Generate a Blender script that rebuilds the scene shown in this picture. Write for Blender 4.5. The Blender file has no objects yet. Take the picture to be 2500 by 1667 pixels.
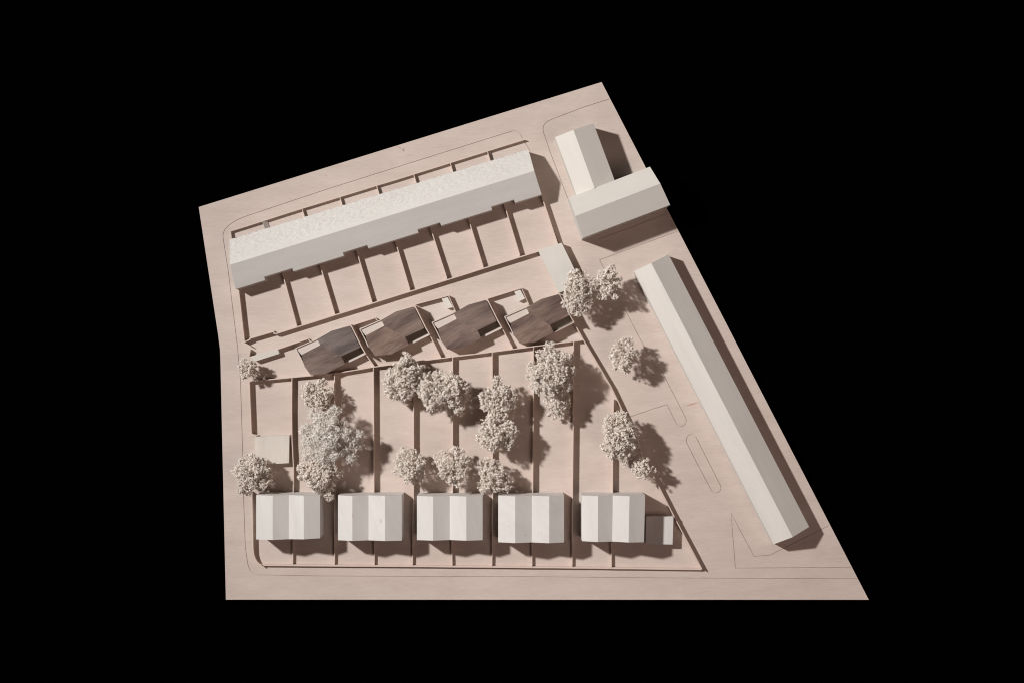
import bpy, math, random
import numpy as np
from collections import Counter
from mathutils import Vector, Matrix, noise
from mathutils.geometry import delaunay_2d_cdt

# A wooden architectural model seen straight from above; one unit is a metre, the model is about 1.6 m wide.
S = bpy.context.scene
COL = S.collection
MM = 0.001
D = 3472.0                                # camera height above the board, mm

# ------------------------------------------------------------------ camera
cam = bpy.data.cameras.new('camera')
cam.lens = 50.0; cam.sensor_width = 36.0; cam.clip_start = 0.1; cam.clip_end = 50
camo = bpy.data.objects.new('camera', cam); COL.objects.link(camo)
camo.location = (0, 0, D*MM)
S.camera = camo

# ------------------------------------------------------------------ dark studio
w = bpy.data.worlds.new('World'); S.world = w; w.use_nodes = True
w.node_tree.nodes['Background'].inputs[0].default_value = (0, 0, 0, 1)
w.node_tree.nodes['Background'].inputs[1].default_value = 0.0

def lamp(name, kind, loc, target, energy, color):
    l = bpy.data.lights.new(name, kind); l.energy = energy; l.color = color
    o = bpy.data.objects.new(name, l); COL.objects.link(o)
    o.location = loc
    o.rotation_euler = (Vector(target)-Vector(loc)).to_track_quat('-Z', 'Y').to_euler()
    return l
key = lamp('key_lamp', 'SPOT', (-2.75, 1.31, 3.0), (3.2, -1.48, 0), 1120, (1.0, 0.99, 0.98))
key.spot_size = math.radians(83); key.spot_blend = 1.0; key.shadow_soft_size = 0.115
fill = lamp('soft_box_lamp', 'AREA', (1.75, -1.25, 3.5), (0.35, -0.2, 0), 27, (1.0, 0.75, 0.67))
fill.shape = 'DISK'; fill.size = 2.2

S.view_settings.view_transform = 'Standard'; S.view_settings.look = 'None'
S.view_settings.exposure = 0.0; S.view_settings.gamma = 1.0
S.render.engine = 'CYCLES'
S.cycles.filter_width = 1.1; S.cycles.max_bounces = 6; S.cycles.diffuse_bounces = 5

# ------------------------------------------------------------------ helpers
def P(px, py, h=0.0):
    """real position (m) of a point standing h mm above the board, measured on the photograph"""
    k = (D-h)/D
    return Vector(((px-1250)*k*MM, (833.5-py)*k*MM, h*MM))

def srgb(r, g, b):
    f = lambda c: (c/12.92 if c <= .04045 else ((c+.055)/1.055)**2.4)
    return (f(r/255), f(g/255), f(b/255), 1)

def wood(name, light, dark, ang=0.0, stretch=14.0, fine=420.0, amount=1.0, bump=0.25, knots=(), streak=0.5, rough=0.62, blotch=0.35, spec=0.25):
    m = bpy.data.materials.new(name); m.use_nodes = True
    nt = m.node_tree; N = nt.nodes; L = nt.links
    bs = N['Principled BSDF']; bs.inputs['Roughness'].default_value = rough
    bs.inputs['Specular IOR Level'].default_value = spec
    tc = N.new('ShaderNodeTexCoord'); oi = N.new('ShaderNodeObjectInfo')
    off = N.new('ShaderNodeVectorMath'); off.operation = 'MULTIPLY_ADD'
    L.new(oi.outputs['Random'], off.inputs[0]); off.inputs[1].default_value = (3.1, 5.7, 2.3)
    L.new(tc.outputs['Object'], off.inputs[2])
    rot = N.new('ShaderNodeVectorRotate'); rot.rotation_type = 'Z_AXIS'; rot.inputs['Angle'].default_value = -ang
    L.new(off.outputs[0], rot.inputs['Vector'])
    def mapped(sx, sy):
        mp = N.new('ShaderNodeMapping'); mp.inputs['Scale'].default_value = (sx, sy, sy)
        L.new(rot.outputs[0], mp.inputs['Vector']); return mp
    def nz(sx, sy, det, ro=0.55):
        n = N.new('ShaderNodeTexNoise'); n.inputs['Scale'].default_value = 1.0
        n.inputs['Detail'].default_value = det; n.inputs['Roughness'].default_value = ro
        L.new(mapped(sx, sy).outputs[0], n.inputs['Vector']); return n
    g1 = nz(fine/stretch, fine, 4); g2 = nz(fine/stretch/5, fine/7, 3); g3 = nz(7, 16, 2); g4 = nz(260, 900, 3)
    def mth(op, a, b=None, c=None):
        n = N.new('ShaderNodeMath'); n.operation = op
        for i, v in enumerate((a, b, c)):
            if v is None: continue
            if isinstance(v, (int, float)): n.inputs[i].default_value = v
            else: L.new(v, n.inputs[i])
        return n.outputs[0]
    s = mth('MULTIPLY', g1.outputs['Fac'], 0.45)
    s = mth('MULTIPLY_ADD', g2.outputs['Fac'], streak, s)
    s = mth('MULTIPLY_ADD', g3.outputs['Fac'], blotch, s)
    s = mth('MULTIPLY_ADD', g4.outputs['Fac'], 0.2, s)
    mean = 0.5*(0.45+streak+blotch+0.2)
    f = mth('MULTIPLY_ADD', mth('SUBTRACT', s, mean), 1.6*amount, 0.5)
    cl = N.new('ShaderNodeClamp'); L.new(f, cl.inputs[0])
    mix = N.new('ShaderNodeMix'); mix.data_type = 'RGBA'
    mix.inputs[6].default_value = light; mix.inputs[7].default_value = dark
    L.new(cl.outputs[0], mix.inputs[0])
    out = mix.outputs[2]
    for (kx, ky, rx, ry, a, colr, st) in knots:
        p = P(kx, ky)
        mp = N.new('ShaderNodeMapping'); mp.vector_type = 'TEXTURE'
        mp.inputs['Location'].default_value = (p.x, p.y, 0); mp.inputs['Rotation'].default_value = (0, 0, math.radians(a))
        mp.inputs['Scale'].default_value = (rx*MM, ry*MM, 1)
        L.new(tc.outputs['Object'], mp.inputs['Vector'])
        ln = N.new('ShaderNodeVectorMath'); ln.operation = 'LENGTH'; L.new(mp.outputs[0], ln.inputs[0])
        d = mth('MULTIPLY_ADD', g1.outputs['Fac'], 0.9, ln.outputs['Value'])
        r = N.new('ShaderNodeMapRange'); r.interpolation_type = 'SMOOTHSTEP'
        L.new(d, r.inputs[0]); r.inputs[1].default_value = 1.45; r.inputs[2].default_value = 0.35
        r.inputs[3].default_value = 0; r.inputs[4].default_value = st
        mk = N.new('ShaderNodeMix'); mk.data_type = 'RGBA'; L.new(out, mk.inputs[6]); mk.inputs[7].default_value = colr
        L.new(r.outputs[0], mk.inputs[0]); out = mk.outputs[2]
    L.new(out, bs.inputs['Base Color'])
    bp = N.new('ShaderNodeBump'); bp.inputs['Strength'].default_value = bump; bp.inputs['Distance'].default_value = 0.0006
    hh = mth('MULTIPLY_ADD', g1.outputs['Fac'], 0.7, mth('MULTIPLY', g4.outputs['Fac'], 0.5))
    L.new(hh, bp.inputs['Height']); L.new(bp.outputs[0], bs.inputs['Normal'])
    return m

def plain(name, col, rough=0.8, spec=0.1):
    m = bpy.data.materials.new(name); m.use_nodes = True
    b = m.node_tree.nodes['Principled BSDF']
    b.inputs['Base Color'].default_value = col; b.inputs['Roughness'].default_value = rough
    b.inputs['Specular IOR Level'].default_value = spec
    return m

KN = srgb(120, 84, 62)
M_board = wood('pink_plywood', (0.62, 0.519, 0.462, 1), (0.495, 0.402, 0.351, 1), 0.05, 8, 360, 1.45, 0.12,
    knots=[(985, 367, 4, 6, 15, KN, .85), (975, 361, 14, 3, -25, srgb(165,130,110), .5), (1000, 380, 9, 2.5, 20, srgb(165,130,110), .4),
           (1690, 986, 24, 3.2, 14, srgb(165, 120, 100), .8), (795, 430, 9, 2, 5, srgb(170,140,122), .6), (2050, 1370, 12, 2, 4, srgb(165,135,118), .5),
           (1745, 1086, 1.4, 1.4, 0, KN, .8), (1080, 1470, 16, 2, 0, srgb(170,140,122), .4)], blotch=0.45, streak=0.28)
M_fence = wood('fence_plywood', (0.67, 0.54, 0.47, 1), (0.57, 0.445, 0.38, 1), 0.0, 10, 400, 0.7, 0.1)
def pale(name, ang, amount=0.6, tint=(1, 1, 1), knots=(), fine=300, st=14):
    a = (0.683*tint[0], 0.648*tint[1], 0.615*tint[2], 1); b = (0.55*tint[0], 0.518*tint[1], 0.487*tint[2], 1)
    return wood(name, a, b, ang, st, fine, amount, 0.15, knots)
M_pale_v = pale('pale_limewood_upright_grain', math.radians(100), 0.95)
M_pale_d = pale('pale_limewood_slanting_grain', math.radians(125), 0.9)
M_pale_row = pale('pale_limewood_row', math.radians(17), 0.8)
M_pale_bar = pale('pale_limewood_bar', math.radians(-63), 0.8, (1, .99, .965))
M_pale_ne = pale('pale_limewood_corner', math.radians(18), 0.6, (0.97, .955, .925))
M_pale_b = pale('pale_limewood_cream', math.radians(-70), 0.45, (1.03, 1.01, 0.97))
M_cream = pale('cream_plywood', math.radians(90), 1.3, (1.0, 0.955, 0.90))
M_mint = pale('greenish_white_card', math.radians(17), 0.3, (0.96, 0.95, 0.895))
M_rough = wood('rough_sawn_limewood', (0.69, 0.655, 0.612, 1), (0.56, 0.525, 0.485, 1), math.radians(17), 4, 420, 0.6, 0.4, blotch=0.4)
def walnut(name, tint, ang):
    a = (0.225, 0.163, 0.136); b = (0.085, 0.060, 0.052)
    return wood(name, tuple(x*t for x, t in zip(a, tint))+(1,), tuple(x*t for x, t in zip(b, tint))+(1,), math.radians(ang), 9, 270, 1.75, 0.2, streak=0.8, rough=0.55, blotch=0.6)
WALNUT = [(walnut('walnut_veneer_grey', (0.82, .86, .91), 25), walnut('walnut_veneer_pitted', (1.0, 1.0, 1.0), 21)),
          (walnut('walnut_veneer_brown', (0.98, .95, .92), 29), walnut('walnut_veneer_red', (1.16, 1.08, 1.04), 33)),
          (walnut('walnut_veneer_dusk', (0.92, .90, .90), 23), walnut('walnut_veneer_mid', (1.06, 1.02, 1.02), 29)),
          (walnut('walnut_veneer_rust', (1.0, .93, .90), 30), walnut('walnut_veneer_rose', (1.10, 1.03, 1.0), 35))]
M_dkfloor = wood('dark_terrace_veneer', (0.23, 0.20, 0.165, 1), (0.17, 0.147, 0.12, 1), math.radians(27), 12, 300, 0.8, 0.1)
M_patio = wood('pale_paving_card', (0.605, 0.53, 0.482, 1), (0.52, 0.447, 0.40, 1), 0.2, 6, 260, 0.7, 0.1)
M_rim = wood('pale_parapet_wood', (0.66, 0.575, 0.515, 1), (0.56, 0.475, 0.415, 1), 0.4, 10, 300, 0.7, 0.1)
M_velvet = plain('black_velvet', (0.0004, 0.0004, 0.0004, 1), 1.0, 0.0)

def tree_mat(name, a, b, red=0.0):
    m = bpy.data.materials.new(name); m.use_nodes = True
    nt = m.node_tree; N = nt.nodes; L = nt.links; bs = N['Principled BSDF']
    bs.inputs['Roughness'].default_value = 0.9; bs.inputs['Specular IOR Level'].default_value = 0.1
    tc = N.new('ShaderNodeTexCoord'); n = N.new('ShaderNodeTexNoise'); n.inputs['Scale'].default_value = 170; n.inputs['Detail'].default_value = 3
    L.new(tc.outputs['Object'], n.inputs['Vector'])
    r = N.new('ShaderNodeValToRGB'); r.color_ramp.elements[0].position = 0.34; r.color_ramp.elements[0].color = b
    r.color_ramp.elements[1].position = 0.64; r.color_ramp.elements[1].color = a
    L.new(n.outputs['Fac'], r.inputs[0]); L.new(r.outputs[0], bs.inputs['Base Color'])
    return m
M_crown = tree_mat('dried_flower_spray', (0.89, 0.815, 0.745, 1), (0.78, 0.70, 0.625, 1))
M_crown2 = tree_mat('white_lichen', (0.89, 0.835, 0.775, 1), (0.78, 0.715, 0.65, 1))
M_stem = tree_mat('dried_stem', (0.80, 0.72, 0.64, 1), (0.62, 0.50, 0.42, 1))

def mesh_obj(name, verts, faces, mat, parent=None, base=None):
    b = Vector(base) if base is not None else Vector((0, 0, 0))
    me = bpy.data.meshes.new(name)
    me.from_pydata([tuple(Vector(v)-b) for v in verts], [], faces)
    mats = mat if isinstance(mat, (list, tuple)) else [mat]
    for mm in mats: me.materials.append(mm)
    me.update()
    o = bpy.data.objects.new(name, me); COL.objects.link(o)
    if parent is not None: o.parent = parent
    elif base is not None: o.location = b
    return o

def tag(o, label=None, cat=None, group=None, kind=None):
    for k, v in (('label', label), ('category', cat), ('group', group), ('kind', kind)):
        if v: o[k] = v
    return o

def thing(name, base, label, cat, group=None):
    o = bpy.data.objects.new(name, None); COL.objects.link(o); o.location = base; o.empty_display_size = 0.02
    return tag(o, label, cat, group)

def prism(tops, z0=0.0, top=True):
    """vertical walls under a polygon of 3-D top points (given counter-clockwise or clockwise)"""
    n = len(tops); tops = [Vector(t) for t in tops]
    area = sum(tops[i].x*tops[(i+1) % n].y-tops[(i+1) % n].x*tops[i].y for i in range(n))
    if area < 0: tops = tops[::-1]
    v = [Vector((t.x, t.y, z0)) for t in tops] + tops
    f = [(i, (i+1) % n, n+(i+1) % n, n+i) for i in range(n)]
    if top: f.append(tuple(range(n, 2*n)))
    return v, f

def ribbon(pts, th, closed=False):
    """left and right outlines of a strip of width th (m) along 2-D points"""
    n = len(pts); Lp, Rp = [], []
    for i in range(n):
        p = pts[i]
        a = pts[i-1] if (i > 0 or closed) else None
        b = pts[(i+1) % n] if (i < n-1 or closed) else None
        d1 = (p-a).normalized() if a is not None else (b-p).normalized()
        d2 = (b-p).normalized() if b is not None else d1
        n1 = Vector((-d1.y, d1.x)); n2 = Vector((-d2.y, d2.x))
        m = (n1+n2); m = m.normalized() if m.length > 1e-6 else n1
        k = th/2/max(0.45, m.dot(n1))
        Lp.append(p+m*k); Rp.append(p-m*k)
    return Lp, Rp

def arc(p0, c, p1, n=7):
    """quadratic curve through control point"""
    return [((1-t)**2*p0[0]+2*t*(1-t)*c[0]+t*t*p1[0], (1-t)**2*p0[1]+2*t*(1-t)*c[1]+t*t*p1[1]) for t in [i/n for i in range(n+1)]]

rng = random.Random(7)
# ------------------------------------------------------------------ the board (ground) with its cut lines
outline = [(485.2, 506.2), (1468.6, 201.2), (2121, 1463), (551.5, 1462.8), (547.2, 1274), (542.4, 1065), (538.6, 893), (537.2, 853), (533.2, 822)]
grooves = [
 # kerb line round the long row and down the left road, then along the lower road
 ([(1294.5, 370), (1287, 357), (1277, 340), (1272.5, 332)] + arc((1272.5, 332), (1266, 319), (1250, 320.8)) [1:] + [(1150, 352), (1000, 399), (800, 462), (620, 522)] +
  arc((620, 522), (540, 546), (544.5, 580))[:] + [(557, 660), (569, 760), (580, 848), (587, 925), (592.6, 1107), (594.5, 1210), (599, 1335), (604.5, 1372)] +
  arc((604.5, 1372), (608, 1396), (626, 1402))[1:] + [(760, 1404.5), (1000, 1406), (1300, 1406.5), (1600, 1409.5), (1800, 1410.6), (2094.0, 1411.6)], 0.75),
 # north-east block
 ([(1489, 242.0), (1420, 264), (1345, 293)] + arc((1345, 293), (1321, 302), (1327, 324))[1:] + [(1345, 377), (1366, 432), (1386, 485)], 0.7),
 # yard in front of the long bar
 ([(1655.8, 564.5), (1560, 599.5), (1464, 635), (1478, 664), (1510, 726), (1560, 822), (1598, 893), (1603, 899)] + arc((1603, 899), (1613, 897), (1619, 912), 4)[1:] +
  [(1640, 953), (1674, 1019)] + arc((1674, 1019), (1679, 1033), (1666, 1040), 4)[1:] + arc((1666, 1040), (1656, 1041), (1650, 1031), 4)[1:] + [(1638, 1006), (1628, 986.5), (1590, 999), (1538, 1017)], 0.65),
 # strip in front of the corner building
 ([(1455, 586.5), (1540, 556), (1628, 521.5)], 0.6),
 # triangle by the lower right road
 ([(2078, 1383.6), (1950, 1384.6), (1795.5, 1385.6), (1790, 1318), (1784.6, 1250.5), (1812, 1303), (1841, 1357), (1880, 1354), (1950, 1318.5), (2024.0, 1282.0)], 0.7),
]
isl = arc((1676, 1079), (1674, 1060), (1689, 1060), 5) + arc((1689, 1060), (1698, 1061), (1702, 1072), 4)[1:] + [(1730, 1127), (1757, 1180)] + \
      arc((1757, 1180), (1766, 1196), (1750, 1202), 5)[1:] + arc((1750, 1202), (1741, 1203), (1735, 1192), 4)[1:] + [(1703, 1133)]
verts2, polys = [], []
polys.append([P(*p).xy for p in outline])
for g, wd in grooves:
    pts = [P(*p).xy for p in g]
    q = [pts[0]]
    for p in pts[1:]:
        if (p-q[-1]).length > 0.0008: q.append(p)
    Lp, Rp = ribbon(q, wd*MM*1.55)
    polys.append(Lp + Rp[::-1])
ip = [P(*p).xy for p in isl]
Lp, Rp = ribbon(ip, 1.15*MM, True)
# closed ring: two half ribbons
h = len(ip)//2
polys.append(Lp[:h+1] + Rp[:h+1][::-1]); polys.append(Lp[h:]+[Lp[0]] + ([Rp[0]] + Rp[h:][::-1]))
flat, fidx = [], []
for pl in polys:
    if sum(pl[i].x*pl[(i+1) % len(pl)].y-pl[(i+1) % len(pl)].x*pl[i].y for i in range(len(pl))) < 0: pl = pl[::-1]
    fidx.append(list(range(len(flat), len(flat)+len(pl)))); flat += [Vector(p) for p in pl]
cv, ce, cf, ov, oe, of = delaunay_2d_cdt(flat, [], fidx, 1, 1e-7)
print('cdt', len(cf), Counter(tuple(x) for x in of))
TH = 18.0; GZ = -0.0016
top, low = [], []
for f, src in zip(cf, of):
    if not src or 0 not in src: continue
    (low if any(i > 0 for i in src) else top).append(f)
V, F, MI = [], [], []
idx = {}
def vid(i, z):
    k = (i, z)
    if k not in idx: idx[k] = len(V); V.append((cv[i].x, cv[i].y, z))
    return idx[k]
for f in top: F.append(tuple(vid(i, 0.0) for i in f))
for f in low: F.append(tuple(vid(i, GZ) for i in f))
tope = Counter((f[k], f[(k+1) % len(f)]) for f in top for k in range(len(f)))
lowe = set((f[k], f[(k+1) % len(f)]) for f in low for k in range(len(f)))
for (a, b) in tope:
    if (b, a) in tope: continue
    z = GZ if (b, a) in lowe else -TH*MM
    F.append((vid(b, 0.0), vid(a, 0.0), vid(a, z), vid(b, z)))
for (a, b) in lowe:
    if (b, a) in lowe or (b, a) in tope: continue
    F.append((vid(b, GZ), vid(a, GZ), vid(a, -TH*MM), vid(b, -TH*MM)))
ground = mesh_obj('ground', V, F, M_board)
tag(ground, kind='structure', label='pink plywood base board with fine cut lines for kerbs')
c = 3.2
bd = mesh_obj('backdrop', [(-c, -c, -TH*MM-0.0005), (c, -c, -TH*MM-0.0005), (c, c, -TH*MM-0.0005), (-c, c, -TH*MM-0.0005)], [(0, 1, 2, 3)], M_velvet)
tag(bd, kind='structure', label='black cloth under the model')

# ------------------------------------------------------------------ fences and garden walls
FI = [0]
def fence(pts, h, label, group, th=2.2, name='garden_fence', cat='fence', mat=None):
    FI[0] += 1
    hh = h + 0.13*math.sin(FI[0]*2.4) + 0.011*FI[0]
    q = [P(x, y, hh).xy for x, y in pts]
    # a hand-laid strip is never perfectly straight
    r = [q[0]]
    for a, b in zip(q, q[1:]):
        L = (b-a).length; k = max(1, int(L/0.045))
        nrm = Vector((-(b-a).y, (b-a).x)).normalized()
        for i in range(1, k+1):
            p = a.lerp(b, i/k)
            if i < k: p = p + nrm*rng.uniform(-0.00022, 0.00022)
            r.append(p)
    Lp, Rp = ribbon(r, th*MM)
    n = len(r); H = hh*MM
    hs = [H + rng.uniform(-0.00012, 0.00012) for _ in r]
    v = [(p.x, p.y, 0) for p in Lp]+[(p.x, p.y, 0) for p in Rp]+[(p.x, p.y, z) for p, z in zip(Lp, hs)]+[(p.x, p.y, z) for p, z in zip(Rp, hs)]
    f = []
    for i in range(n-1):
        f += [(2*n+i, 3*n+i, 3*n+i+1, 2*n+i+1), (i+1, i, 2*n+i, 2*n+i+1), (n+i, n+i+1, 3*n+i+1, 3*n+i)]
    f += [(0, n, 3*n, 2*n), (n-1, 2*n-1+0, 4*n-1, 3*n-1)]
    f[-1] = (2*n-1, n-1, 3*n-1, 4*n-1)
    b = P(*pts[0])
    o = mesh_obj(name, v, f, mat or M_fence, None, b)
    tag(o, label, cat, group)
    return o

G1 = 'fences between the back gardens of the long row'
rows = [((582.0, 706), (596.2, 832), 'outermost left fence of the long row gardens, beside the left road'),
 ((688.5, 664), (724.2, 796), 'first dividing fence from the left behind the long row'),
 ((780.3, 645), (817.3, 768), 'second dividing fence from the left behind the long row'),
 ((869.0, 608), (908.4, 739), 'third dividing fence from the left behind the long row'),
 ((964.4, 588), (1000.5, 708), 'fourth dividing fence from the left behind the long row'),
 ((1049.6, 553), (1091, 680.5), 'fifth dividing fence from the left behind the long row'),
 ((1142.6, 532), (1179.6, 652), 'sixth dividing fence from the left behind the long row'),
 ((1230.0, 496), (1269, 624), 'seventh dividing fence from the left, next to the right end of the long row'),
 ((1320.5, 474), (1361.5, 596), 'outermost right fence of the long row gardens, running to the flat white garage')]
for a, b, l in rows: fence([a, b], 16, l, G1)
fence([(1326.5, 489), (1364.8, 592)], 5, 'low second strip beside the outermost right fence of the long row', G1, 1.6)
G2 = 'walls along the alley behind the long row'
fence([(595.8, 835.2), (610, 828.6), (609.0, 826.6), (668.6, 809.2)], 16, 'short alley wall at the left road end with a stepped corner', G2, 2.4)
fence([(667.3, 808.2), (669.0, 814.2), (674, 814.6), (1000, 712.0), (1314.5, 613.8)], 16, 'long straight alley wall between the row gardens and the dark houses', G2, 2.6)
fence([(596.5, 837.2), (611.5, 845.3)], 16, 'short gate panel standing skew at the alley mouth', G2, 1.9, 'gate_panel', 'gate')
fence([(611.0, 852.8), (607.8, 869.5)], 16, 'short stub wall between the alley gate and the small round tree', G2, 2.0)

G3 = 'front garden walls along the top road'
fence([(561.5, 565.2), (740, 508.6), (1010, 425.8), (1280.5, 341.3)], 11, 'long front wall along the top road before the rough white roof', G3, 2.0)
fence([(562.6, 566), (567.2, 600)], 11, 'leftmost short front fence at the left end of the long row', G3, 1.8)
stubs = [(737, 509.5), (829.3, 481.2), (919, 453.7), (1009.7, 426), (1099, 398.6), (1190, 370.8)]
names = ['second', 'third', 'fourth', 'fifth', 'sixth', 'seventh']
for (x, y), nm in zip(stubs, names):
    fence([(x, y), (x+10.5, y+34)], 11, '%s short front fence from the left, between top wall and rough roof' % nm, G3, 1.8)
# leaning panel beside the rough roof
a0, a1 = P(640.2, 541.0, 11.6), P(649.5, 572, 11.6); b0, b1 = P(652.5, 539.5, 0.6), P(662, 570, 0.6)
up = Vector((0.0009, 0, 0.0011))
vv = [a0, a1, b1, b0, a0+up, a1+up, b1+up, b0+up]
o = mesh_obj('leaning_panel', vv, [(0, 1, 2, 3), (4, 7, 6, 5), (0, 4, 5, 1), (3, 2, 6, 7), (0, 3, 7, 4), (1, 5, 6, 2)], M_cream, None, P(640, 541))
tag(o, 'grey-brown strip of card tipped over before the left end of the rough roof', 'panel')

G4 = 'fences between the long lower gardens'
fence([(606.2, 930.6), (712, 920.8), (816.3, 911.2), (910, 895.6), (1009.4, 882.5), (1105, 870.6), (1201, 858.8), (1303, 845.6), (1425.2, 829.6)], 16,
      'long back wall between the dark houses and the lower gardens', G4, 2.4)
fence([(608.3, 930.5), (610.8, 994), (613.4, 1057.5), (617, 1060), (629.5, 1063.0)], 16, 'left end fence of the lower gardens with a hooked foot at the cream flat roof', G4, 2.0)
lows = [
 ([(712.6, 920.5), (711.6, 1000), (713.0, 1080), (716.4, 1140), (715.6, 1205)], 'bent fence beside the cream flat roof, first from the left'),
 ([(816.4, 910.5), (817, 1060), (817.6, 1216), (817.1, 1316)], 'second long fence, passing between the first two gabled houses'),
 ([(911.2, 896), (912.2, 1060), (912.8, 1203)], 'third long fence, ending at the second pair of gabled houses'),
 ([(1009.3, 882.5), (1009.6, 1060), (1009.3, 1204), (1007.9, 1316)], 'fourth long fence, passing between second and third gabled houses'),
 ([(1104.9, 871), (1104.7, 1203)], 'fifth long fence, ending at the middle gabled house'),
 ([(1201.4, 859), (1202.4, 1030), (1202.8, 1203), (1202, 1318)], 'sixth long fence, passing between third and fourth gabled houses'),
 ([(1302.8, 846), (1300.6, 1203)], 'seventh long fence, ending at the fourth pair of gabled houses'),
 ([(1400.4, 834), (1399.4, 1050), (1397.7, 1213), (1397, 1322)], 'eighth long fence, passing between fourth and fifth gabled houses'),
 ([(1498, 974), (1495.8, 1100), (1495.6, 1204)], 'ninth long fence, between slanting fence and the fifth gabled house')]
for p, l in lows: fence(p, 16, l, G4, 2.0)
fence([(1399.8, 786), (1426, 832.6), (1492, 944), (1593.5, 1157.5), (1652.5, 1273), (1713.5, 1388)], 15.5, 'long slanting fence along the right side of the lower gardens', G4, 2.2)
fence([(614.8, 1200), (616.0, 1270), (617.6, 1338)] + arc((617.6, 1338), (619, 1370), (639, 1379.4), 6)[1:], 15, 'left road wall that curves in at the lower left corner', G4, 2.2)
G5 = 'low fences before the gabled houses'
fence([(640, 1378.2), (900, 1380.2), (1200, 1382.6), (1400, 1384.6), (1712.5, 1388.6)], 8, 'long low front wall along the bottom road', G5, 4.0)
fr = [(715, 1316, 714.6, 'before the first gabled house'), (816.8, 1312, 816.6, 'between the first and second gabled houses'), (913.2, 1316, 913.9, 'before the second gabled house'),
      (1007.8, 1312, 1006.8, 'between the second and third gabled houses'), (1102.2, 1316, 1104, 'before the third gabled house'), (1201.8, 1314, 1200.8, 'between the third and fourth gabled houses'),
      (1298.2, 1318, 1298.8, 'before the fourth gabled house'), (1397, 1318, 1396.6, 'between the fourth and fifth gabled houses'), (1491.8, 1318, 1492.8, 'before the fifth gabled house')]
for i, (x0, y0, x1, l) in enumerate(fr):
    fence([(x0, y0), (x1, 1378.5+i*0.9)], 8.3, 'low front fence %s by the bottom road' % l, G5, 2.0)

# ------------------------------------------------------------------ long row with rough roof
EH, RH = 43.0, 69.0
nw, rw, sw = P(559.2, 585.8, EH), P(561.6, 647, RH), P(575, 706.5, EH)
ne, re_, se = P(1289.8, 365.5, EH), P(1304.3, 417.8, RH), P(1322.2, 475.5, EH)
base = P(940, 560)
row = thing('row_house_block', base, 'long white row block with one rough sawn roof slope and a stepped rear eave', 'building')
U = (se-sw); Ul = U.length; U = U/Ul
notch = [(75.2, 147.2), (276.6, 338.8), (467, 525), (655.5, 714)]
k = (D-EH)/D
def south(u, inset):
    t = u*MM*k/Ul
    e = sw + (se-sw)*t; r = rw+(re_-rw)*t
    return e + (r-e)*(inset/62.0)
pts = [south(0, 0)]
for a, b in notch:
    pts += [south(a, 0), south(a+0.2, 8.5), south(b, 8.5), south(b+0.2, 0)]
pts.append(se)
wall_top = [rw, nw, ne, re_][::-1]
tops = pts + [re_, ne, nw, rw]
v, f = prism(tops, 0, False)
mesh_obj('wall', v, f, M_pale_row, row, base)
# smooth south slope in strips
v, f = [], []
seg = [(0, notch[0][0], 0)]
for i, (a, b) in enumerate(notch):
    seg.append((a, b, 8.5)); seg.append((b, notch[i+1][0] if i+1 < len(notch) else Ul/MM/k, 0))
for a, b, ins in seg:
    ta, tb = a*MM*k/Ul, b*MM*k/Ul
    n0 = len(v)
    v += [south(a, ins), south(b, ins), rw+(re_-rw)*tb, rw+(re_-rw)*ta]
    f.append((n0, n0+1, n0+2, n0+3))
o = mesh_obj('roof', v, f, M_pale_row, row, base); o['label'] = 'smooth rear roof slope'
# rough north slope, chiselled grain
NU, NV = 460, 40
v, f = [], []
nrm = (ne-nw).cross(rw-nw).normalized()
if nrm.z < 0: nrm = -nrm
for j in range(NV+1):
    for i in range(NU+1):
        a, b = i/NU, j/NV
        p = (nw.lerp(ne, a)).lerp(rw.lerp(re_, a), b)
        q = Vector((a*780, b*62, 0))
        d = noise.noise(Vector((q.x*0.085, q.y*0.34, 1.3)))*1.15 + noise.noise(Vector((q.x*0.3, q.y*0.55, 7.7)))*0.5
        d -= 0.9*max(0, noise.noise(Vector((q.x*0.07, q.y*0.5, 3.1)))-0.22)*2
        fade = min(1.0, 2.5*min(b+0.25, 1-b, a*60+.3, (1-a)*60+.3))*(1.0-0.35*a)
        p = p + nrm*(d*1.0*MM*fade)
        if j == 0: p = p + Vector((0, 0.0012, 0))*noise.noise(Vector((q.x*0.22, 9.1, 0)))
        v.append(p)
for j in range(NV):
    for i in range(NU):
        n0 = j*(NU+1)+i
        f.append((n0, n0+1, n0+NU+2, n0+NU+1)[::-1])
o = mesh_obj('roof', v, f, M_rough, row, base); o['label'] = 'rough sawn front roof slope with torn grain'

# ------------------------------------------------------------------ plain gabled blocks
def gable(name, label, c, EH, RH, mat, cat='building', mats=None, group=None):
    """c: (W-eave start, ridge start, E-eave start, W-eave end, ridge end, E-eave end) image positions"""
    a0, r0, b0, a1, r1, b1 = [P(x, y, hh) for (x, y), hh in zip(c, (EH, RH, EH, EH, RH, EH))]
    base = sum((Vector((p.x, p.y, 0)) for p in (a0, b0, a1, b1)), Vector())/4
    t = thing(name, base, label, cat, group)
    v, f = prism([a0, r0, b0, b1, r1, a1], 0, False)
    mesh_obj('wall', v, f, mat, t, base)
    m2 = mats or (mat, mat)
    for q, mm in (((a0, a1, r1, r0), m2[0]), ((r0, r1, b1, b0), m2[1])):
        nn = (q[1]-q[0]).cross(q[3]-q[0])
        mesh_obj('roof', list(q), [(0, 1, 2, 3) if nn.z > 0 else (3, 2, 1, 0)], mm, t, base)
    return t
gable('gabled_block', 'short cream gabled block standing beside the top road, touching the corner block',
      [(1355, 335.6), (1400, 318.0), (1448.8, 302), (1407.5, 477), (1451.5, 459.8), (1500.5, 441.3)], 65, 84.5, M_pale_b)
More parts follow.
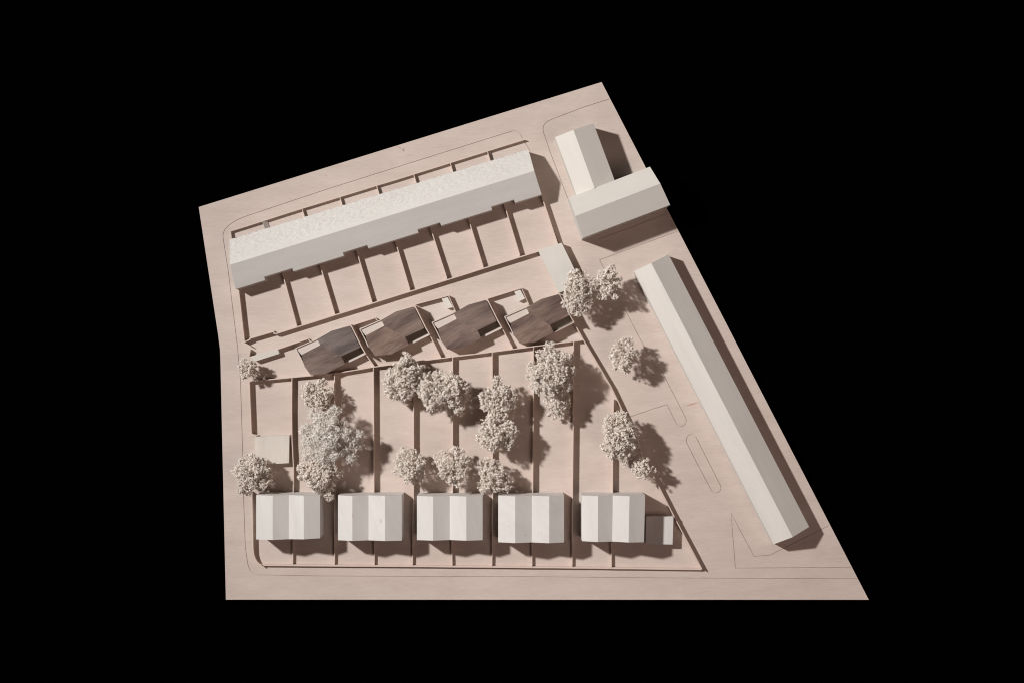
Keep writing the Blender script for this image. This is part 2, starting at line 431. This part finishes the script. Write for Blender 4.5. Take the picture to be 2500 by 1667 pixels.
gable('corner_block', 'pale gabled block overhanging the right edge of the board',
      [(1423.5, 581), (1404.8, 528.2), (1389, 483.6), (1636, 501), (1612, 449), (1586.7, 407.8)], 82, 103, M_pale_ne)
gable('long_bar_block', 'very long straight gabled bar along the right edge of the board',
      [(1548, 662.4), (1590, 642.8), (1631.9, 621.6), (1888.6, 1327.5), (1935.2, 1310), (1975.3, 1285)], 38, 59, M_pale_bar)

def flat_block(name, label, c, h, mat, z0=0, cat='building', group=None, lid=1.2):
    tops = [P(x, y, h) for x, y in c]
    base = sum((Vector((p.x, p.y, 0)) for p in tops), Vector())/len(tops)
    t = thing(name, base, label, cat, group)
    lo = [Vector((p.x, p.y, p.z-lid*MM)) for p in tops]
    v, f = prism(lo, z0, False); mesh_obj('wall', v, f, mat, t, base)
    g = 0.0002
    ctr = base
    rt = [Vector((p.x+(p.x-ctr.x)*0.004, p.y+(p.y-ctr.y)*0.004, p.z)) for p in tops]
    v, f = prism(rt, (h-lid)*MM, True); mesh_obj('roof', v, f, mat, t, base)
    return t
flat_block('flat_garage', 'white flat roofed garage half under the big tree at the alley end', [(1313.3, 611), (1371, 593.6), (1421.5, 697), (1364.8, 714.7)], 24, M_pale_b)
flat_block('flat_garage', 'cream flat roofed garage with upright grain beside the left road', [(622, 1065.4), (706.4, 1061.7), (704.8, 1129.4), (622.5, 1134)], 20, M_cream)
flat_block('flat_lean_to', 'small flat roofed block half shaded by the fifth gabled house', [(1578, 1260), (1643.9, 1260.4), (1641.8, 1328), (1576.8, 1326.8)], 24, M_pale_v)
flat_block('garden_store', 'long thin greenish white store behind the small round tree at the alley mouth', [(611, 870), (677.8, 850.5), (681.8, 862.8), (622.4, 881.8)], 16.6, M_mint)
flat_block('garden_store', 'small white store inside the garden wall between second and third dark houses', [(1077.6, 729.5), (1092.0, 724.9), (1105.5, 750.2), (1091.5, 753.6)], 13, M_pale_b)
flat_block('garden_store', 'small white store inside the garden wall between third and fourth dark houses', [(1254.2, 710.5), (1269.4, 706.0), (1281.7, 729.3), (1267, 736)], 13, M_pale_b)

# ------------------------------------------------------------------ five pairs of gabled houses
GH = 'pairs of white gabled houses along the bottom road'
EH2, RH2, VH2 = 73, 87, 73.5
houses = [
 ([625.5, 665.8, 705.4, 741.8, 781.4], 1207.4, [1315.6, 1317.0, 1315.0, 1315.5, 1312.8], 'leftmost pair of white gabled houses, behind it the tall round trees', M_pale_v),
 ([825.3, 860.2, 899.7, 940, 980.9], 1208.0, [1317.5, 1319.4, 1317.8, 1319.6, 1318.6], 'second pair of white gabled houses from the left, with small dark knots on its roof', M_pale_d),
 ([1017.9, 1057.4, 1098, 1138.5, 1178], 1209.4, [1317.2, 1318.6, 1317, 1318.8, 1317.4], 'middle pair of white gabled houses, below three small trees', M_pale_v),
 ([1216.3, 1257.7, 1298.5, 1340.8, 1377], 1208.8, [1322.6, 1324.6, 1323, 1325, 1323], 'fourth pair of white gabled houses from the left, faint flecks on its roof', M_pale_d),
 ([1420.4, 1460, 1496, 1537, 1575], 1208.4, [1319.8, 1322, 1320.8, 1323.2, 1322.6], 'rightmost pair of white gabled houses, with a flat block at its side', M_pale_v)]
marks = {1: [(862, 1257, 2.6, 8, 5, srgb(190,160,140), .8), (930.5, 1270, 1.8, 9, 5, srgb(140,118,105), .9)],
         3: [(1283, 1305, 1.0, 9, 15, srgb(150,135,128), .8), (1245, 1282, 4, 1.0, -30, srgb(185,165,140), .8), (1315, 1302, 0.9, 7, 4, srgb(165,150,140), .7), (1322, 1301, 0.8, 6, 3, srgb(165,150,140), .7)]}
for hi, (xs, yn, ys, lab, mat) in enumerate(houses):
    hs = [EH2, RH2, VH2, RH2, EH2]
    if hi in marks:
        mat = mat.copy()
    yr = yn + 1.2
    Nn = [P(x, yn+(1.6 if i in (1, 3) else 0), hh) for i, (x, hh) in enumerate(zip(xs, hs))]
    sx = list(xs)
    if hi == 4: sx = [1420.8, 1459.6, 1494.6, 1534.5, 1572.2]
    Sn = [P(x, y, hh) for x, y, hh in zip(sx, ys, hs)]
    base = sum((Vector((p.x, p.y, 0)) for p in (Nn[0], Nn[4], Sn[0], Sn[4])), Vector())/4
    t = thing('gabled_house_pair', base, lab, 'house', GH)
    if hi in marks:      # rebuild the wood with little knots, placed on this block
        kk = []
        for (kx, ky, rx, ry, a, c_, st) in marks[hi]:
            p = P(kx, ky, 80); q = p-base
            kk.append((1250+q.x/MM, 833.5-q.y/MM, rx, ry, a, c_, st))
        mat = pale('limewood_with_knots', math.radians(118 if hi == 1 else 150), 0.95, (1, 1, 1), kk)
    v, f = prism(Nn + Sn[::-1], 0, False)
    mesh_obj('wall', v, f, mat, t, base)
    for i in (0, 2):
        vv = [Nn[i], Nn[i+1], Nn[i+2], Sn[i], Sn[i+1], Sn[i+2]]
        mesh_obj('roof', vv, [(0, 3, 4, 1), (1, 4, 5, 2)], mat, t, base)

# ------------------------------------------------------------------ four dark houses
W0 = (1055.5, 787.1)
Q = {'W': (0, 0), 'a': (51.9, -22.1), 'b': (87.5, -42.5), 'c': (131.0, -54.8), 'd': (156.8, -2.5), 'e': (109.7, 19.6), 'f': (119.1, 37.5), 'SE': (168.0, 14.2),
     'g': (74.8, 61.3), 'h': (36.6, 65.5), 'i': (21.3, 44.3), 'j': (13.3, 15.7), 'k': (59.0, -8.0)}
HT = {'a': 37, 'b': 39, 'c': 39, 'd': 40, 'e': 41.5, 'k': 41, 'f': 37, 'g': 33, 'h': 31.5, 'i': 33, 'j': 36}
GD = 'dark walnut roofed houses in a diagonal row'
DH = [-1]
def dark_house(dx, dy, label, pull=0.0, last=False):
    def q(n, h): return P(W0[0]+dx+Q[n][0], W0[1]+dy+Q[n][1], h)
    DH[0] += 1
    base = P(W0[0]+dx+84, W0[1]+dy+5)
    t = thing('dark_roofed_house', base, label, 'house', GD)
    tp = {n: q(n, HT[n]) for n in HT}
    slab = 1.6*MM
    # pale plywood walls under the roof
    ins = 0.9*MM
    cx = base
    def inw(p, z=None, amt=ins):
        d = Vector((cx.x-p.x, cx.y-p.y, 0)).normalized()
        r = p + d*amt
        return Vector((r.x, r.y, p.z-slab if z is None else z))
    ring = ['k', 'a', 'b', 'c', 'd', 'e', 'f', 'g', 'h', 'i', 'j']
    v, f = prism([inw(tp[n]) for n in ring], 0, False)
    mesh_obj('wall', v, f, M_rim, t, base)
    for mi, names in enumerate((['k', 'a', 'b', 'c', 'd', 'e'], ['k', 'e', 'f', 'g', 'h', 'i', 'j'])):
        T = [tp[n] for n in names]; n = len(T)
        B = [p-Vector((0, 0, slab)) for p in T]
        cT = sum(T, Vector())/n
        V_ = T+B+[cT]
        ar = sum(T[i].x*T[(i+1) % n].y-T[(i+1) % n].x*T[i].y for i in range(n))
        F_ = []
        for i in range(n):
            j2 = (i+1) % n
            F_.append((i, j2, 2*n) if ar > 0 else (j2, i, 2*n))
            F_.append((i, n+i, n+j2, j2) if ar > 0 else (j2, n+j2, n+i, i))
        o = mesh_obj('roof', V_, F_, WALNUT[DH[0]][mi], t, base)
    # pale roof terrace, sunk behind a thin parapet
    fl = 27.0
    ter = [q(n, fl) for n in ('W', 'a', 'k', 'j')]
    v, f = prism(ter, 0, True); mesh_obj('terrace', v, f, M_patio, t, base)
    ph = 30.5
    pts = [P(W0[0]+dx+x, W0[1]+dy+y, ph).xy for x, y in ((53.5, -23.4), (-0.6, 0.2), (13.2, 27), (20.5, 43.6))]
    Lp, Rp = ribbon(pts, 2.0*MM)
    def strip(Lp, Rp, z0, z1):
        n = len(Lp); v = [Vector((p.x, p.y, z0)) for p in Lp+Rp]+[Vector((p.x, p.y, z1)) for p in Lp+Rp]
        f = []
        for i in range(n-1):
            f += [(2*n+i, 3*n+i, 3*n+i+1, 2*n+i+1), (i+1, i, 2*n+i, 2*n+i+1), (n+i, n+i+1, 3*n+i+1, 3*n+i)]
        f += [(0, n, 3*n, 2*n), (2*n-1, n-1, 3*n-1, 4*n-1)]
        return v, f
    v, f = strip(Lp, Rp, 0, ph*MM); mesh_obj('parapet', v, f, M_rim, t, base)
    # dark sunken terrace with its pale edge
    fz = 20.5
    dk = [q(n, fz) for n in ('e', 'd', 'SE', 'f')]
    v, f = prism(dk, 0, True); o = mesh_obj('terrace', v, f, M_dkfloor, t, base); o['label'] = 'dark sunken terrace'
    wd = 1.6 if last else 4.6
    zz = 31.0 if last else 21.5
    pA = Vector((119.5, 38.3)); pB = Vector((168.3, 14.3)); nn = Vector((pB.y-pA.y, -(pB.x-pA.x))).normalized()
    off = nn*(wd/2-1.0)*(1)
    pts = [P(W0[0]+dx+x, W0[1]+dy+y, zz).xy for x, y in ((pA+off).to_tuple(), (pB+off).to_tuple())]
    Lp, Rp = ribbon(pts, wd*MM); v, f = strip(Lp, Rp, 0, zz*MM)
    o = mesh_obj('parapet', v, f, M_patio, t, base); o['label'] = 'wide pale parapet of the dark terrace'
    # party wall on the right, higher than the roof edge
    pts = [P(W0[0]+dx+x, W0[1]+dy+y, 42).xy for x, y in ((133.4, -57.2), (160.2, -3.0), (170.2, 14.2))]
    if last: pts = [P(W0[0]+dx+x, W0[1]+dy+y, 42).xy for x, y in ((132.6, -56.2), (159, -3.0), (169.2, 14.2))]
    Lp, Rp = ribbon(pts, (1.6 if last else 2.4)*MM); v, f = strip(Lp, Rp, 0, 42*MM)
    mesh_obj('party_wall', v, f, M_fence, t, base)
    return t
dark_house(-333, 63, 'leftmost dark walnut roofed house, pitted grain, beside the empty left garden')
dark_house(-176.5, 16.5, 'second dark walnut roofed house from the left, above the wide double tree')
dark_house(0, 0, 'third dark walnut roofed house from the left, with a white store on each side')
dark_house(177, -13.8, 'rightmost dark walnut roofed house, touched by the big tree', last=True)
G6 = 'garden walls round the dark houses'
fence([(678.5, 852.2), (751.5, 827.0), (757.4, 833.5)], 16, 'garden wall from the long thin store to the leftmost dark house', G6, 1.9)
fence([(856.5, 795.5), (915.6, 776.2), (921.4, 783)], 16, 'garden wall between the first and second dark houses', G6, 1.9)
fence([(1013.5, 743.5), (1094.6, 722.2), (1111.8, 760)], 16, 'garden wall with corner round the store between second and third dark houses', G6, 1.9)
fence([(1189.5, 729.5), (1273.2, 703.6), (1290.4, 743)], 16, 'garden wall with corner round the store between third and fourth dark houses', G6, 1.9)
for i, (dx, dy, e, l) in enumerate([(-333, 63, (914, 894), 'leftmost'), (-176.5, 16.5, (1077, 873.5), 'second'), (0, 0, (1252, 850.5), 'third')]):
    s = (W0[0]+dx+170.3, W0[1]+dy+14.6)
    fence([s, e], 16, 'garden fence from the corner of the %s dark house to the back wall' % l, G6, 1.9)
# pale paving in the little yards
G7 = 'pale paving sheets beside the dark houses'
def sheet(pts, label, h=0.4):
    T = [P(x, y, h) for x, y in pts]
    v, f = prism(T, 0, True)
    o = mesh_obj('paving_sheet', v, f, M_patio, None, P(*pts[0])); tag(o, label, 'paving', G7)
sheet([(1017, 747), (1094, 725), (1110, 760), (1057, 786), (1049, 775)], 'pale paving sheet between the second and third dark houses')
sheet([(1192, 733), (1272, 706.5), (1289, 744), (1233, 771), (1222, 770)], 'pale paving sheet between the third and fourth dark houses')
sheet([(1395, 806), (1404, 803), (1421, 828), (1370, 834)], 'pale paving patch at the foot of the rightmost dark house')

# ------------------------------------------------------------------ trees of dried flower heads
OCT_V = np.array([(1, 0, 0), (-1, 0, 0), (0, 1, 0), (0, -1, 0), (0, 0, 1), (0, 0, -1)], float)
OCT_F = np.array([(0, 2, 4), (2, 1, 4), (1, 3, 4), (3, 0, 4), (2, 0, 5), (1, 2, 5), (3, 1, 5), (0, 3, 5)])
def np_mesh(name, V, F, mat):
    me = bpy.data.meshes.new(name)
    V = np.asarray(V, np.float32); F = np.asarray(F, np.int32)
    me.vertices.add(len(V)); me.vertices.foreach_set('co', V.ravel())
    k = F.shape[1]
    me.loops.add(F.size); me.loops.foreach_set('vertex_index', F.ravel())
    me.polygons.add(len(F)); me.polygons.foreach_set('loop_start', np.arange(0, F.size, k, dtype=np.int32))
    me.materials.append(mat); me.update(calc_edges=True); me.validate()
    return me
def florets(C, R, dirs, rs):
    """small pointed buds, longer along the way they grow"""
    n = len(C)
    d = dirs + rs.normal(size=(n, 3))*0.6; d /= np.linalg.norm(d, axis=1, keepdims=True)
    ref = rs.normal(size=(n, 3)); u = np.cross(d, ref); u /= np.linalg.norm(u, axis=1, keepdims=True); w_ = np.cross(d, u)
    B = np.stack([u, w_, d], 1)
    sc = R[:, None]*np.stack([rs.uniform(0.7, 1.1, n), rs.uniform(0.7, 1.1, n), rs.uniform(1.1, 2.1, n)], 1)
    v = OCT_V[None]*sc[:, None, :]*rs.uniform(0.75, 1.2, (n, 6, 1))
    v = np.einsum('nki,nij->nkj', v, B) + C[:, None, :]
    f = OCT_F[None] + (np.arange(n)*6)[:, None, None]
    return v.reshape(-1, 3), f.reshape(-1, 3)
def twigs(A, B, ra, rb, rs):
    n = len(A); d = B-A; L = np.linalg.norm(d, axis=1, keepdims=True)+1e-9; d = d/L
    ref = np.where(np.abs(d[:, 2:3]) < 0.9, np.array([[0, 0, 1.0]]), np.array([[1.0, 0, 0]]))
    u = np.cross(d, ref); u /= np.linalg.norm(u, axis=1, keepdims=True); w_ = np.cross(d, u)
    V = []
    for base_, r in ((A, ra), (B, rb)):
        for k in range(3):
            a = 2*math.pi*k/3
            V.append(base_ + (u*math.cos(a)+w_*math.sin(a))*r[:, None])
    V = np.stack(V, 1)
    F = np.array([(0, 1, 4), (0, 4, 3), (1, 2, 5), (1, 5, 4), (2, 0, 3), (2, 3, 5), (3, 4, 5)])[None] + (np.arange(n)*6)[:, None, None]
    return V.reshape(-1, 3), F.reshape(-1, 3)

GT = 'pale model trees'
def tree(cx, cy, rx, ry, label, seed, hc=None, kind='flower', lumps=None, dens=1.0, squash=0.72, holes=0.0, extra=()):
    rs = np.random.RandomState(seed)
    r = (rx+ry)/2
    if hc is None: hc = 46+0.28*r
    kk = (D-hc)/D
    c = P(cx, cy, hc)/MM
    rx *= kk; ry *= kk; rz = r*squash
    base = Vector((c.x*MM, c.y*MM, 0))
    t = thing('model_tree', base, label, 'tree', GT)
    ctr = np.array([0, 0, hc])
    # lumps: rounded flower heads that make up the crown
    if lumps is None:
        nl = int(12 + r*0.36)
        ps, rr = [], []
        tries = 0
        while len(ps) < nl and tries < 4000:
            tries += 1
            d = rs.normal(size=3); d /= np.linalg.norm(d)
            if d[2] < -0.55: continue
            lr = r*rs.uniform(0.18, 0.36)
            s_ = rs.uniform(0.40, 1.0)**0.5
            s_ *= 0.97 + 0.55*noise.noise(Vector((d[0]*1.3+seed*3.1, d[1]*1.3, d[2]*1.3)))
            p = d*np.array([rx, ry, rz])*s_
            p *= np.clip(1-lr/np.array([rx, ry, rz+lr*0.5])*0.92, 0.1, 1)
            if any(np.linalg.norm(p-q) < 0.62*(lr+lq) for q, lq in zip(ps, rr)) and tries < 1500: continue
            ps.append(p); rr.append(lr)
    else:
        ps = [np.array([dx, -dy, dz], float) for dx, dy, dz, lr in lumps]; rr = [l[3] for l in lumps]
    for dx, dy, dz, lr in extra:
        ps.append(np.array([dx, -dy, dz], float)); rr.append(lr)
    FC, FR, FD, TA, TB, RA, RB = [], [], [], [], [], [], []
    fork = np.array([rs.uniform(-2, 2), rs.uniform(-2, 2), hc-rz*0.62])
    for p, lr in zip(ps, rr):
        lc = ctr + p
        node = lc - (p/(np.linalg.norm(p)+1e-6))*lr*0.45 + np.array([0, 0, -lr*0.35])
        mid = (fork+node)/2 + rs.normal(size=3)*lr*0.14
        TA += [fork, mid]; TB += [mid, node]; RA += [1.5, 1.0]; RB += [1.0, 0.75]
        M = int(0.50*dens*lr*lr)+14
        d = rs.normal(size=(M, 3)); d /= np.linalg.norm(d, axis=1, keepdims=True)
        d = d + 0.35*p/(np.linalg.norm(p)+1e-6) + np.array([0, 0, 0.22]); d /= np.linalg.norm(d, axis=1, keepdims=True)
        rad = lr*rs.uniform(0.62, 1.0, M)**0.6*1.0
        stick = rs.uniform(size=M) < 0.12
        rad[stick] *= rs.uniform(1.08, 1.38, stick.sum())
        cc = lc + d*rad[:, None]*np.array([rx/r, ry/r, 0.9])
        # gaps: thin out clusters where a slow noise is low
        keep = np.array([noise.noise(Vector((q[0]*0.085+seed, q[1]*0.085, q[2]*0.085))) > -0.26+holes and noise.noise(Vector((q[0]*0.2, q[1]*0.2+seed, q[2]*0.2))) > 0.02+holes for q in cc])
        if kind == 'lichen': keep &= rs.uniform(size=M) > 0.05
        cc = cc[keep]; dd = d[keep]
        for q, dq in zip(cc, dd):
            st = node + (q-node)*rs.uniform(0.25, 0.55) + rs.normal(size=3)*0.8
            TA.append(st); TB.append(q - dq*0.5); RA.append(0.5); RB.append(0.33)
        if kind == 'lichen':
            m = 7
            off = rs.normal(size=(len(cc), m, 3))*1.7
            C_ = (cc[:, None, :]+off)
            FC.append(C_.reshape(-1, 3)); FR.append(rs.uniform(0.6, 1.2, len(cc)*m)); FD.append(np.repeat(dd, m, 0))
            for q, dq in zip(cc, dd):
                for _ in range(2):
                    a = q + rs.normal(size=3)*2.6
                    bb = a + rs.normal(size=3)*3.0 + dq*1.5
                    TA.append(a); TB.append(bb); RA.append(0.62); RB.append(0.42)
        else:
            m = 8
            off = rs.normal(size=(len(cc), m, 3))*1.45
            C_ = (cc[:, None, :]+off)
            FC.append(C_.reshape(-1, 3)); FR.append(rs.uniform(0.7, 1.5, len(cc)*m)); FD.append(np.repeat(dd, m, 0))
            for q, dq in zip(cc, dd):
                if rs.uniform() < 0.35:
                    bb = q + dq*rs.uniform(1.5, 4.0) + rs.normal(size=3)*1.3
                    TA.append(q); TB.append(bb); RA.append(0.6); RB.append(0.45)
    if kind == 'lichen':
        for _ in range(60):
            a = ctr + rs.normal(size=3)*np.array([rx, ry, rz])*0.42 + np.array([0, 0, rz*0.45])
            d = rs.normal(size=3)*np.array([1, 1, 0.35]); d /= np.linalg.norm(d)
            L_ = rs.uniform(8, 24)
            m_ = a + d*L_*0.5 + rs.normal(size=3)*1.5
            TA += [a, m_]; TB += [m_, a + d*L_]; k_ = rs.uniform(0.7, 1.5); RA += [1.1*k_, 0.9*k_]; RB += [0.9*k_, 0.5*k_]
    FC = np.concatenate(FC); FR = np.concatenate(FR)
    v, f = florets(FC, FR, np.concatenate(FD), rs)
    me = np_mesh('crown', v*MM, f, M_crown2 if kind == 'lichen' else M_crown)
    o = bpy.data.objects.new('crown', me); COL.objects.link(o); o.parent = t
    v, f = twigs(np.array(TA), np.array(TB), np.array(RA), np.array(RB), rs)
    me = np_mesh('branches', v*MM, f, M_crown2 if kind == 'lichen' else M_stem)
    o = bpy.data.objects.new('branches', me); COL.objects.link(o); o.parent = t
    # tapered trunk
    n = 7; rings = [(0, 0, 0, 2.3), (rs.uniform(-.8, .8), rs.uniform(-.8, .8), fork[2]*0.5, 1.9), (fork[0], fork[1], fork[2]+1.5, 1.5)]
    V_ = [((x+rr_*math.cos(2*math.pi*k/n))*MM, (y+rr_*math.sin(2*math.pi*k/n))*MM, z*MM) for x, y, z, rr_ in rings for k in range(n)]
    F_ = [(j*n+k, j*n+(k+1) % n, (j+1)*n+(k+1) % n, (j+1)*n+k) for j in range(2) for k in range(n)]
    F_.append(tuple(range(2*n, 3*n)))
    me = bpy.data.meshes.new('trunk'); me.from_pydata(V_, [], F_); me.materials.append(M_stem)
    o = bpy.data.objects.new('trunk', me); COL.objects.link(o); o.parent = t
    return t

tree(606, 898, 25, 27, 'small tree at the left road beside the long thin store', 1, hc=46)
tree(775, 963, 42, 42, 'medium tree below the leftmost dark house, above the stringy big tree', 2, hc=54, holes=0.05)
tree(812, 1062, 66, 62, 'big stringy whitish tree of twisted lichen', 3, kind='lichen', hc=70, dens=1.7,
     lumps=[(6, -54, 8, 17), (-44, -52, -2, 13), (-26, -36, 8, 18), (4, -30, 14, 18), (-60, -14, -4, 17), (-42, 12, 4, 22), (-66, 14, -8, 12), (0, 12, 18, 24), (-20, -8, 16, 20), (34, -2, 8, 18), (30, 22, 6, 17), (64, -2, 0, 10), (58, 26, -6, 13),
            (42, 50, -8, 15), (-20, 46, 4, 20), (-56, 46, -8, 17), (10, 40, 6, 17), (-5, 5, -10, 26), (48, 10, 2, 15)])
tree(781, 1163, 52, 47, 'wide tree just above the leftmost gabled houses, overhanging their right corner', 4, hc=60,
     extra=[(22, 48, -2, 12), (-6, -36, 4, 18), (22, -26, 4, 16)])
tree(617, 1155, 49, 51, 'round dense tree at the left road beside the cream garage', 5, hc=60)
tree(989, 924, 53, 55, 'left half of the wide double tree below the second dark house', 6, hc=64, extra=[(34, 24, -2, 18), (-26, 36, -8, 17), (22, -8, 8, 17), (-36, 8, 0, 17), (6, 34, 0, 17), (0, -36, 2, 16)])
tree(1082, 956, 65, 60, 'right half of the wide double tree, with stems showing in its middle', 7, hc=72, extra=[(-40, 4, 0, 18), (-28, 28, -4, 18), (48, 10, -4, 16)])
tree(1216, 974, 47, 46, 'pointed tree standing above another tree along the sixth long fence', 8, hc=66, extra=[(-2, -42, -2, 13), (-28, 4, 0, 16), (6, 34, 0, 18), (-8, 40, -4, 14)])
tree(1214, 1055, 49, 50, 'rounded tree below the pointed one along the sixth long fence', 9, hc=70, extra=[(-6, -36, 0, 18), (24, 24, -2, 18), (-26, 14, 0, 17), (28, -10, 2, 17)])
tree(1344, 905, 59, 63, 'biggest dense tree, below the rightmost dark house', 10, hc=68, extra=[(-2, -54, 0, 15), (46, 6, -4, 13), (20, 44, 0, 18), (38, 34, -2, 17), (-30, 36, 0, 18), (-44, 8, 0, 16), (34, -26, 2, 18)])
tree(1365, 985, 36, 36, 'small crown tucked under the lower side of the biggest dense tree', 11, hc=46)
tree(1002, 1140, 46, 48, 'leftmost of three trees above the middle gabled houses', 12, hc=60, holes=0.04)
tree(1104, 1136, 44, 48, 'middle one of three trees above the middle gabled houses, forked stem visible', 13, hc=62, holes=0.02)
tree(1203, 1162, 42, 45, 'rightmost of three trees above the middle gabled houses', 14, hc=58)
tree(1514, 1066, 48, 61, 'tall oval tree on the slanting fence near the yard', 15, hc=66, extra=[(-20, 34, -2, 18), (20, 24, 0, 18), (-24, -26, 2, 18), (6, -40, 0, 17), (26, -14, 2, 17)])
tree(1570, 1142, 29, 28, 'small tree on the slanting fence below the tall oval tree', 16, hc=58, holes=0.04)
tree(1523, 866, 38, 41, 'lone tree standing in the middle of the right yard', 17, hc=66, holes=0.07, extra=[(2, -30, 0, 11)])
tree(1412, 716, 48, 52, 'big dense tree over the white flat garage', 18, hc=66,
     lumps=[(-8, -38, 6, 18), (10, -36, 4, 17), (-18, -20, 12, 17), (2, -16, 18, 19), (-20, 2, 12, 18), (2, 6, 20, 18), (20, 14, 6, 17), (-8, 24, 12, 18), (-24, 22, 4, 15), (-2, 40, 4, 16), (-16, 36, 2, 14), (14, 34, 0, 14), (34, -8, 2, 14), (36, -24, -2, 12), (42, 4, -4, 12), (22, -8, 10, 15), (8, 0, -10, 20), (-8, -14, -10, 20)])
tree(1486, 692, 33, 43, 'medium tree between the big dense tree and the long bar', 19, hc=64, holes=0.04)
